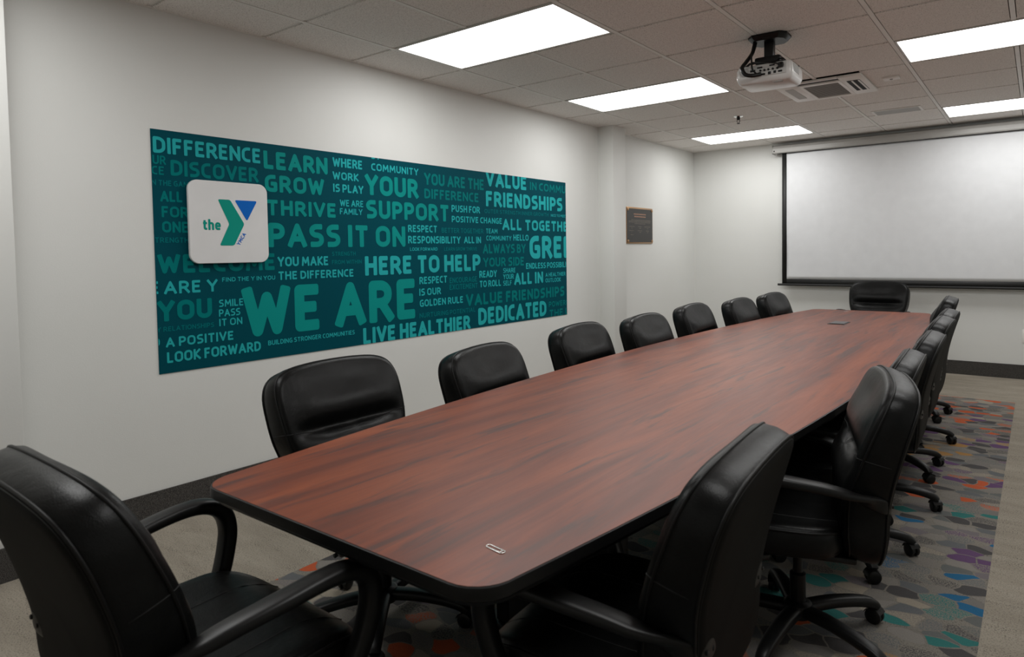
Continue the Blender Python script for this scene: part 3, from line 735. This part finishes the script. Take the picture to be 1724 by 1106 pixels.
# plane of the left wall: local x -> world y, local y -> world z, local z -> world +x
WALL_M = Matrix(((0, 0, 1, 0), (1, 0, 0, 0), (0, 1, 0, 0), (0, 0, 0, 1)))
MW, MH, MY, MZ = 3.6616, 1.2463, -0.0087, 0.7367
mu = empty('wall_mural'); mu.matrix_world = Matrix.Translation((0.0, MY, MZ)) @ WALL_M
tag(mu, 'wide teal word-art mural panel on the left wall with overlapping slogans', 'mural')
box('mural_panel', (0, 0, 0.0005), (MW, MH, 0.004), M['vbg'], mu)
WORDS = [('DIFFERENCE', 0.009, 1.127, 0.581, 0.083, 3),
 ('LEARN', 0.607, 1.101, 0.431, 0.104, 2),
 ('WHERE', 1.076, 1.157, 0.231, 0.058, 3),
 ('WORK', 1.074, 1.076, 0.2, 0.05, 3),
 ('IS PLAY', 1.075, 0.997, 0.235, 0.052, 3),
 ('UR', 0.005, 1.07, 0.064, 0.045, 1),
 ('CE', -0.001, 1.017, 0.06, 0.043, 1),
 ('DISCOVER', 0.091, 1.018, 0.481, 0.081, 1),
 ('GROW', 0.61, 0.969, 0.398, 0.1, 2),
 ('N THE GAME', -0.003, 0.963, 0.202, 0.028, 0),
 ('ALL', 0.035, 0.882, 0.111, 0.055, 1),
 ('FOR', 0.039, 0.802, 0.135, 0.057, 1),
 ('ONE', 0.039, 0.724, 0.133, 0.058, 1),
 ('TRENGTH', 0.002, 0.672, 0.167, 0.027, 0),
 ('THRIVE', 0.616, 0.833, 0.477, 0.091, 2),
 ('WE ARE', 1.123, 0.909, 0.184, 0.042, 3),
 ('FAMILY', 1.121, 0.857, 0.177, 0.039, 3),
 ('WELCOME', 0.011, 0.514, 0.65, 0.098, 1),
 ('YOU MAKE', 0.676, 0.533, 0.349, 0.057, 3),
 ('THE DIFFERENCE', 0.677, 0.454, 0.538, 0.05, 3),
 ('STRENGTH', 1.053, 0.591, 0.182, 0.026, 0),
 ('FROM WITHIN', 1.051, 0.538, 0.231, 0.026, 0),
 ('ARE Y', 0.037, 0.408, 0.278, 0.066, 3),
 ('E', -0.023, 0.411, 0.035, 0.065, 3),
 ('FIND THE Y IN YOU', 0.341, 0.458, 0.316, 0.024, 3),
 ('YOU', 0.002, 0.268, 0.278, 0.106, 1),
 ('SMILE', 0.319, 0.321, 0.139, 0.04, 3),
 ('PASS', 0.317, 0.268, 0.121, 0.04, 3),
 ('IT ON', 0.317, 0.216, 0.131, 0.04, 3),
 ('BUILDING STRONGER COMMUNITIES', 0.6, 0.076, 0.611, 0.028, 3),
 ('Y RELATIONSHIPS', -0.005, 0.216, 0.293, 0.025, 0),
 ('A POSITIVE', 0.036, 0.134, 0.359, 0.05, 3),
 ('D', -0.028, 0.141, 0.035, 0.049, 3),
 ('LOOK FORWARD', 0.039, 0.052, 0.515, 0.056, 3),
 ('BY', 1.383, 1.237, 0.075, 0.048, 3),
 ('COMMUNITY', 1.38, 1.159, 0.422, 0.049, 3),
 ('YOUR', 1.326, 0.994, 0.472, 0.136, 2),
 ('YOU ARE THE', 1.858, 1.099, 0.649, 0.086, 1),
 ('DIFFERENCE', 1.856, 0.999, 0.585, 0.072, 1),
 ('VALUE', 2.532, 1.135, 0.533, 0.122, 3),
 ('FRIENDSHIPS', 2.528, 0.973, 1.077, 0.125, 3),
 ('IN COMMUN', 3.113, 1.143, 0.627, 0.07, 1),
 ('SUPPORT', 1.329, 0.837, 0.776, 0.124, 2),
 ('PUSH FOR', 2.133, 0.912, 0.321, 0.053, 3),
 ('STRENGTH', 3.04, 1.24, 0.459, 0.046, 0),
 ('POSITIVE CHANGE', 2.133, 0.834, 0.59, 0.048, 3),
 ('OUTER STRENGTH INNER GROWTH', 2.509, 0.918, 0.873, 0.032, 0),
 ('NICE TO MEET', 3.42, 0.919, 0.249, 0.024, 3),
 ('ALL TOGETHER', 2.729, 0.785, 1.054, 0.094, 3),
 ('TEAM', 2.522, 0.754, 0.143, 0.039, 3),
 ('COMMUNITY', 2.525, 0.696, 0.319, 0.04, 3),
 ('HELLO', 2.871, 0.697, 0.209, 0.052, 3),
 ('RESPECT', 1.692, 0.752, 0.284, 0.051, 3),
 ('BETTER TOGETHER', 2.023, 0.752, 0.467, 0.037, 0),
 ('RESPONSIBILITY', 1.69, 0.671, 0.534, 0.054, 3),
 ('ALL IN', 2.264, 0.673, 0.196, 0.053, 3),
 ('GREE', 3.093, 0.538, 0.658, 0.204, 3),
 ('LOOK FORWARD', 1.707, 0.618, 0.269, 0.024, 3),
 ('LEARN GROW THRIVE', 2.046, 0.616, 0.365, 0.027, 0),
 ('HERE TO HELP', 1.308, 0.456, 1.141, 0.129, 3),
 ('ALWAYS BY', 2.481, 0.591, 0.556, 0.077, 1),
 ('YOUR SIDE', 2.483, 0.482, 0.529, 0.075, 1),
 ('ENDLESS POSSIBILI', 3.04, 0.45, 0.612, 0.052, 3),
 ('READY', 2.433, 0.397, 0.214, 0.056, 3),
 ('TO ROLL', 2.434, 0.32, 0.265, 0.053, 3),
 ('SHARE', 2.73, 0.426, 0.161, 0.04, 3),
 ('YOUR', 2.729, 0.372, 0.139, 0.043, 3),
 ('SELF', 2.727, 0.319, 0.112, 0.042, 3),
 ('ALL IN', 2.874, 0.318, 0.412, 0.102, 3),
 ('A HEALTHIER', 3.324, 0.371, 0.316, 0.036, 3),
 ('OUTLOOK', 3.323, 0.319, 0.241, 0.038, 3),
 ('RESPECT', 1.789, 0.376, 0.282, 0.053, 3),
 ('IS OUR', 1.786, 0.292, 0.217, 0.052, 3),
 ('GOLDEN RULE', 1.788, 0.211, 0.452, 0.052, 3),
 ('ENCOURAGE', 2.096, 0.369, 0.308, 0.042, 0),
 ('EXCITEMENT', 2.095, 0.318, 0.315, 0.041, 0),
 ('VALUE FRIENDSHIPS', 2.273, 0.18, 1.346, 0.093, 1),
 ('NURTURING POTENTIAL', 1.784, 0.131, 0.595, 0.035, 0),
 ('LIVE HEALTHIER', 1.279, -0.002, 1.039, 0.11, 3),
 ('DEDICATED', 2.411, 0.018, 0.919, 0.137, 3),
 ('POWERE', 3.369, 0.092, 0.314, 0.049, 1),
 ('THE U', 3.376, -0.004, 0.322, 0.069, 1),
 ('PASS IT ON', 0.622, 0.647, 1.043, 0.143, 2),
 ('WE ARE', 0.451, 0.135, 1.305, 0.285, 2)]
for t_, x_, z_, w_, h_, c_ in WORDS:
    wt = 0.235 if h_ > 0.09 else (0.205 if h_ > 0.045 else 0.18)
    v_, f_, k_ = word(t_, x_, z_, w_, h_, wt)
    for wi in range(max(k_)+1):                                # every word a piece of its own
        bm = bmesh.new(); bv = {}
        for f, k in zip(f_, k_):
            if k != wi: continue
            bm.faces.new([bv.setdefault(i, None) or bv.update({i: bm.verts.new((v_[i][0], v_[i][1], 0))}) or bv[i] for i in f])
        for q, f in enumerate(bm.faces):                       # lap the strokes like brush marks so no two lie in one plane
            for vv_ in f.verts: vv_.co.z = 0.000012*(q % 60)
        clip_rect(bm, 0.0005, MW-0.0005, 0.0005, MH-0.0005)
        if not bm.faces: bm.free(); continue
        bm.normal_update()
        for f in bm.faces:
            if f.normal.z < 0: f.normal_flip()
        me = bpy.data.meshes.new('lettering'); bm.to_mesh(me); bm.free(); me.materials.append(M['v%d' % c_])
        o = link('lettering', me, mu); o.location = (0, 0, 0.0046)

# rounded white sign with the emblem, standing off the mural
sg = empty('emblem_sign'); sg.matrix_world = Matrix.Translation((0.006, MY+0.383, MZ+0.7825)) @ WALL_M
tag(sg, 'white rounded square sign with green and blue emblem mounted over the mural', 'sign')
def rrect(a, b, r, n=8):
    o = []
    for cx, cy, a0 in ((a-r, b-r, 0), (-a+r, b-r, PI/2), (-a+r, -b+r, PI), (a-r, -b+r, 1.5*PI)):
        o += [(cx+r*math.cos(a0+PI/2*i/n), cy+r*math.sin(a0+PI/2*i/n)) for i in range(n+1)]
    return o
prism('sign_board', [(rrect(.219, .2185, .047), 0.010), (rrect(.222, .2215, .05), 0.012), (rrect(.222, .2215, .05), 0.026), (rrect(.220, .2195, .048), 0.028)], M['signw'], sg)
for sx in (-.15, .15):
    for sy in (-.15, .15): latheobj('standoff', [(0.012, -0.0015), (0.012, 0.0105)], M['steel'], sg, 12, 'Z', (sx, sy, 0))
def rpoly(pts, r, n=5):
    out = []; m = len(pts)
    for i in range(m):
        p_, a, b = Vector(pts[i]), Vector(pts[i-1]), Vector(pts[(i+1) % m])
        s = p_ + (a-p_).normalized()*r; e = p_ + (b-p_).normalized()*r
        for j in range(n+1):
            t = j/n; out.append(tuple(s*(1-t)**2 + p_*2*t*(1-t) + e*t*t))
    return out
OX, OY = 0.383, 0.7825
def emblem(name, pts, mat, r):
    o_ = [(a-OX, b-OY) for a, b in rpoly(pts, r)]
    return prism(name, [(o_, 0.0281), (o_, 0.0292)], mat, sg)
emblem('chevron', [(.316, .907), (.384, .907), (.462, .776), (.400, .657), (.320, .657), (.376, .774)], M['lgreen'], 0.011)
emblem('triangle', [(.410, .907), (.541, .907), (.478, .793)], M['lblue'], 0.012)
v_, f_, k_ = word('the', .230-OX, .740-OY, .098, .052*1.12, 0.20)
mesh('small_word', [(a, b, 0.0286+0.000012*((i//4) % 60)) for i, (a, b) in enumerate(v_)], f_, M['lgreen'], sg)
v_, f_, k_ = word('YMCA', 0, 0, .076, .021, 0.2)
ca, sa = math.cos(1.02), math.sin(1.02)
mesh('small_lettering', [(.431-OX+a*ca-b*sa, .655-OY+a*sa+b*ca, 0.0286+0.000012*((i//4) % 60)) for i, (a, b) in enumerate(v_)], f_, M['lblue'], sg)
for o in sg.children:
    if o.name.startswith('small'):
        b = bmesh.new(); b.from_mesh(o.data)
        for f in b.faces:
            f.normal_update()
            if f.normal.z < 0: f.normal_flip()
        b.to_mesh(o.data); b.free()

# ------------------------------------------------------------------ plaque beyond the column
pq = empty('wall_plaque'); pq.matrix_world = Matrix.Translation((0.0, 5.098, 1.612)) @ WALL_M
tag(pq, 'dark memorial plaque with bronze edges on the left wall beyond the column', 'plaque')
box('bronze_plate', (-0.30, -0.20, 0.001), (0.30, 0.20, 0.012), M['bronze'], pq, 0.003)
box('dark_field', (-0.298, -0.186, 0.0115), (0.292, 0.184, 0.0135), M['plaque'], pq)
bm = bmesh.new()
for y, a, b in ((0.125, -.145, .135), (0.098, -.135, .135)):
    x = a
    while x < b-0.01:
        l = random.uniform(0.012, 0.02); addbox(bm, (x, y-0.006, 0.0135), (min(b, x+l), y+0.006, 0.0142)); x += l+0.005
bmobj('heading_print', bm, M['plaqhead'], pq)
bm = bmesh.new()
for y, sp_ in ((.060, [(-.20, .25)]), (.048, [(-.26, .25)]), (.035, [(-.26, .25)]), (.020, [(-.13, .12)]), (-.012, [(-.25, -.13), (-.05, .03), (.10, .24)]), (-.03, [(-.20, -.18), (-.02, .02), (.16, .19)]),
                (-.058, [(-.25, -.15), (-.06, .04), (.13, .21)]), (-.075, [(-.20, -.18), (-.02, .02), (.16, .19)]), (-.104, [(-.22, -.16)])):
    for a, b in sp_:
        x = a
        while x < b-0.006:
            l = random.uniform(0.008, 0.03); addbox(bm, (x, y-0.0022, 0.0135), (min(b, x+l), y+0.0022, 0.0139)); x += l+0.006
bmobj('small_print', bm, M['plaqtxt'], pq)
for sx in (-.278, .278):
    for sy in (-.172, .172): latheobj('rosette', [(0.016, 0.012), (0.014, 0.020), (0.006, 0.024)], M['bronze'], pq, 10, 'Z', (sx, sy, 0))

# ------------------------------------------------------------------ projection screen
XS0, XS1 = 1.055, 4.35; YS = YB-0.085
ps = tag(empty('projection_screen', (0, YS, 0)), 'pulled-down white projection screen with black border on the back wall', 'projection screen')
sec = [(-0.055, 2.452), (-0.062, 2.462), (-0.062, 2.505), (-0.05, 2.535), (-0.02, 2.548), (0.06, 2.548), (0.06, 2.452)]
vs = [(x, y, z) for x in (XS0, XS1) for y, z in sec]; m_ = len(sec)
fs = [(k, (k+1) % m_, m_+(k+1) % m_, m_+k) for k in range(m_)] + [tuple(range(m_))[::-1], tuple(range(m_, 2*m_))]
cs = mesh('roller_case', vs, fs, M['case'], ps)
b = bmesh.new(); b.from_mesh(cs.data); bmesh.ops.recalc_face_normals(b, faces=b.faces); b.to_mesh(cs.data); b.free()
for x in (XS0, XS1):
    s = -1 if x == XS0 else 1
    box('end_cap', (x-0.008 if s < 0 else x, -0.066, 2.446), (x if s < 0 else x+0.008, 0.062, 2.552), M['case'], ps, 0.003, 1)
latheobj('cap_screw', [(0.008, -0.002), (0.008, 0.002)], M['dark'], ps, 10, 'Y', (XS0+0.02, -0.063, 2.477))
box('slot_shadow_gap', (XS0+0.04, -0.02, 2.449), (XS1-0.04, 0.02, 2.4525), M['dark'], ps)
A0, A1, ZB_ = 1.150, 4.26, 0.915
def fabric(name, x0, x1, z0, z1, y, mat, nx=2, nz=2, wob=0):
    vs, fs = [], []
    for j in range(nz+1):
        for i in range(nx+1):
            x = x0+(x1-x0)*i/nx; z = z0+(z1-z0)*j/nz
            d = wob*math.exp(-((x-x0)/0.28)**2)*math.sin(5*(z-z0)+7*(x-x0))*math.exp(-((z-z0)/0.5)**2)
            vs.append((x, y+d, z))
    for j in range(nz):
        for i in range(nx):
            a = j*(nx+1)+i; fs.append((a, a+1, a+nx+2, a+nx+1))
    o = mesh(name, vs, fs, mat, ps, smooth=True)
    sm = o.modifiers.new('thickness', 'SOLIDIFY'); sm.thickness = 0.0015; sm.offset = -1
    return o
fabric('screen_fabric', A0+0.052, A1-0.052, ZB_+0.058, 2.451, -0.004, M['screen'], 80, 40, 0.006)
for a, b in ((A0, A0+0.052), (A1-0.052, A1)): fabric('side_border', a, b, ZB_, 2.451, -0.004, M['scrblk'])
fabric('bottom_border', A0+0.052, A1-0.052, ZB_, ZB_+0.058, -0.004, M['scrblk'])
v_, f_ = tube([(A0-0.05, -0.004, ZB_-0.008), (A1+0.05, -0.004, ZB_-0.008)], 0.013, 12)
mesh('weight_bar', v_, f_, M['scrblk'], ps, smooth=True).data.set_sharp_from_angle(angle=0.8)
# wall plate at the right edge of the view
op = tag(empty('wall_outlet', (3.500, YB, 0.43)), 'white power outlet plate low on the back wall at the right edge', 'outlet')
box('plate', (-0.036, -0.006, -0.066), (0.036, 0.0, 0.066), M['panelw'], op, 0.003)
for z in (-0.022, 0.022):
    k = box('socket', (-0.017, -0.0075, z-0.015), (0.017, -0.005, z+0.015), M['white'], op, 0.001, 1)
    for x in (-0.006, 0.006): box('slot', (x-0.001, -0.0079, z-0.005), (x+0.001, -0.0074, z+0.006), M['dark'], k)
# ------------------------------------------------------------------ ceiling devices
# projector on its ceiling mount: rear towards the camera
pj = tag(empty('projector', (2.300, 2.47, H), math.radians(2)), 'white projector hanging from a black ceiling mount above the table', 'projector')
hexo = lambda k: [(x*k, y*k) for x, y in [(-.112, -.05), (-.078, -.09), (.078, -.09), (.112, -.05), (.112, .05), (.078, .09), (-.078, .09), (-.112, .05)]]
pl = prism('ceiling_plate', [(hexo(0.82), -0.036), (hexo(1), -0.014), (hexo(1), -0.0035)], M['plastic'], pj)
box('plate_slot', (-0.022, -0.082, -0.030), (0.022, -0.074, -0.025), M['darksteel'], pl)
box('post', (-0.027, -0.025, -0.135), (0.027, 0.025, -0.030), M['plastic'], pj, 0.006)
yk = box('yoke', (-0.075, -0.055, -0.165), (0.075, 0.055, -0.125), M['plastic'], pj, 0.012)
for x, y in ((-0.12, -0.09), (0.12, -0.09), (-0.12, 0.09), (0.12, 0.09)):
    tubeobj('spider_arm', [(x*0.4, y*0.4, -0.150), (x*0.8, y*0.8, -0.162), (x, y, -0.188)], 0.007, M['plastic'], pj, 6)
# body
ZP = -0.185; HB = 0.105; PW, PDp = 0.160, 0.125
def body_out(s): return rrect(PW*s[0], PDp*s[1], 0.022)
body = prism('projector_body', [(body_out((0.86, 0.84)), ZP-HB), (body_out((0.94, 0.93)), ZP-HB+0.008), (body_out((0.99, 0.99)), ZP-HB+0.030), (body_out((1, 1)), ZP-HB+0.045), (body_out((0.99, 0.99)), ZP-0.02), (body_out((0.95, 0.94)), ZP-0.004), (body_out((0.90, 0.88)), ZP)], M['projw'], pj, auto=0.9)
yb_ = -PDp
box('rear_panel', (-0.072, yb_-0.003, ZP-0.072), (0.128, yb_+0.01, ZP-0.006), M['lightgrey'], pj, 0.002, 1)
for i, (x, z, w_, h_) in enumerate([(-0.06, -0.062, .02, .009), (-0.03, -0.062, .02, .010), (0.0, -0.062, .022, .010), (0.035, -0.060, .016, .016), (0.065, -0.058, .014, .014), (0.095, -0.058, .022, .010), (-0.06, -0.035, .03, .012), (0.10, -0.025, .03, .012), (-0.02, -0.022, .03, .008), (0.05, -0.018, .03, .008)]):
    box('port', (x-w_/2, yb_-0.006, ZP+z-h_/2), (x+w_/2, yb_-0.002, ZP+z+h_/2), M['dark'], pj, 0.001, 1)
for x in (-0.015, 0.008, 0.03, 0.055, 0.08):
    latheobj('jack', [(0.006, -0.008), (0.006, 0.0)], M['dark'], pj, 10, 'Y', (x, yb_-0.002, ZP-0.040))
latheobj('speaker_grille', [(0.026, -0.0035), (0.026, 0.004)], M['projg'], pj, 20, 'Y', (-0.112, yb_+0.001, ZP-0.036))
for i in range(6): box('side_louvre', (PW-0.002, -0.09+i*0.02, ZP-0.06), (PW+0.002, -0.078+i*0.02, ZP-0.018), M['projg'], pj)
latheobj('lens', [(0.040, 0.0), (0.040, 0.02), (0.032, 0.024), (0.028, 0.012)], M['dark'], pj, 20, 'Y', (0.08, PDp-0.004, ZP-0.05))
for x, y in ((-0.135, -0.09), (0.105, -0.10), (0.135, 0.09), (-0.135, 0.09)):
    latheobj('foot', [(0.014, 0.0), (0.014, 0.012), (0.010, 0.014)], M['plastic'], pj, 12, 'Z', (x, y, ZP-0.004))
box('release_tab', (0.045, -0.105, ZP-HB-0.004), (0.10, -0.07, ZP-HB+0.002), M['projg'], pj, 0.002, 1)
tubeobj('power_cable', catmull([(-0.075, -0.03, -0.035), (-0.085, -0.06, -0.10), (-0.10, -0.13, -0.165), (-0.108, -0.172, -0.205), (-0.088, -0.178, -0.245), (-0.05, -0.168, -0.255), (-0.01, -0.140, -0.247)], 6), 0.0115, M['plastic'], pj, 8)
tubeobj('video_cable', catmull([(-0.07, -0.07, -0.035), (-0.075, -0.10, -0.11), (-0.06, -0.15, -0.17), (-0.05, -0.165, -0.22), (-0.03, -0.142, -0.247)], 6), 0.005, M['plastic'], pj, 8)
tubeobj('signal_cable', catmull([(-0.06, -0.14, -0.175), (0.0, -0.165, -0.19), (0.06, -0.165, -0.20), (0.10, -0.145, -0.208)], 6), 0.005, M['plastic'], pj, 8)
box('plug', (0.085, yb_-0.022, ZP-0.040), (0.115, yb_-0.004, ZP-0.012), M['plastic'], pj, 0.004)

# air conditioning cassette
ac = tag(empty('air_conditioner', ((AC[0]+AC[1])/2, (AC[2]+AC[3])/2, H)), 'white ceiling air conditioning cassette behind the projector', 'air conditioner')
ax, ay = (AC[1]-AC[0])/2, (AC[3]-AC[2])/2
bm = bmesh.new()
addbox(bm, (-ax, -ay, -0.022), (-ax+0.16, ay, -0.003), 0.006); addbox(bm, (ax-0.16, -ay, -0.022), (ax, ay, -0.003), 0.006)
bmobj('side_panel', bm, M['panelw'], ac, auto=0.6)
bm = bmesh.new()
for lo, hi in (((-ax+0.16, -ay+0.075), (ax-0.16, -ay+0.125)), ((-ax+0.16, ay-0.05), (ax-0.16, ay))): addbox(bm, (lo[0], lo[1], -0.024), (hi[0], hi[1], -0.003), 0.004)
for x in (-ax+0.16, ax-0.185): addbox(bm, (x, -ay+0.125, -0.024), (x+0.025, ay-0.05, -0.003), 0.003, 1)
addbox(bm, (-ax+0.16, -ay, -0.020), (ax-0.16, -ay+0.02, -0.003), 0.003, 1)
bmobj('grille_frame', bm, M['panelw'], ac, auto=0.6)
box('air_slot', (-ax+0.16, -ay+0.02, -0.014), (ax-0.16, -ay+0.075, 0.0), M['dark'], ac)
gl = box('return_grille', (-ax+0.185, -ay+0.125, -0.018), (ax-0.185, ay-0.05, -0.006), M['grey'], ac)
for i in range(15):
    y = -ay+0.14+i*(2*ay-0.20)/15; box('louvre', (-ax+0.186, y, -0.021), (ax-0.186, y+0.012, -0.017), M['grey'], gl)
vl = box('vane', (-ax+0.05, -ay+0.13, -0.0245), (-ax+0.115, ay-0.12, -0.0215), M['lightgrey'], ac, 0.002, 1)
op2 = box('vent_opening', (ax-0.125, -ay+0.13, -0.0235), (ax-0.035, ay-0.14, -0.0215), M['dark'], ac)
for i in (0, 1): box('blade', (ax-0.122+i*0.045+0.028, -ay+0.135, -0.027), (ax-0.122+i*0.045+0.040, ay-0.145, -0.0235), M['panelw'], op2)
# supply grille in a tile
vg = tag(empty('supply_grille', (2.53, 5.37, H)), 'small slatted air grille in a ceiling tile near the screen', 'vent')
bm = bmesh.new()
for lo, hi in (((-.20, -.125), (.20, -.107)), ((-.20, .107), (.20, .125)), ((-.20, -.107), (-.18, .107)), ((.18, -.107), (.20, .107))): addbox(bm, (lo[0], lo[1], -0.008), (hi[0], hi[1], 0.0), 0.002, 1)
bmobj('frame', bm, M['panelw'], vg)
box('recess', (-.18, -.107, -0.002), (.18, .107, 0.0), M['grey'], vg)
for i in range(9): box('slat', (-.18, -.106+i*0.0235, -0.007), (.18, -.088+i*0.0235, -0.002), M['lightgrey'], vg)
# sprinkler
sp = tag(empty('sprinkler_head', (1.30, 4.66, H)), 'chrome fire sprinkler head hanging below the ceiling tiles', 'sprinkler')
latheobj('escutcheon', [(0.045, 0.0), (0.043, -0.004), (0.020, -0.010)], M['chrome'], sp, 20)
latheobj('body', [(0.016, -0.008), (0.016, -0.030), (0.010, -0.034)], M['darksteel'], sp, 12)
for s in (-1, 1): tubeobj('yoke_arm', [(s*0.010, 0, -0.030), (s*0.014, 0, -0.045), (s*0.004, 0, -0.066)], 0.003, M['darksteel'], sp, 6)
latheobj('deflector', [(0.006, -0.062), (0.016, -0.068), (0.016, -0.070), (0.004, -0.071)], M['darksteel'], sp, 14)
# flat sensor box
se = tag(empty('ceiling_sensor', (2.70, 4.00, H)), 'small flat white sensor box on the ceiling beside the air conditioner', 'sensor')
box('case', (-0.055, -0.045, -0.014), (0.055, 0.045, 0.001), M['panelw'], se, 0.006)
latheobj('eye', [(0.012, -0.0125), (0.010, -0.017), (0.004, -0.018)], M['grey'], se, 12)
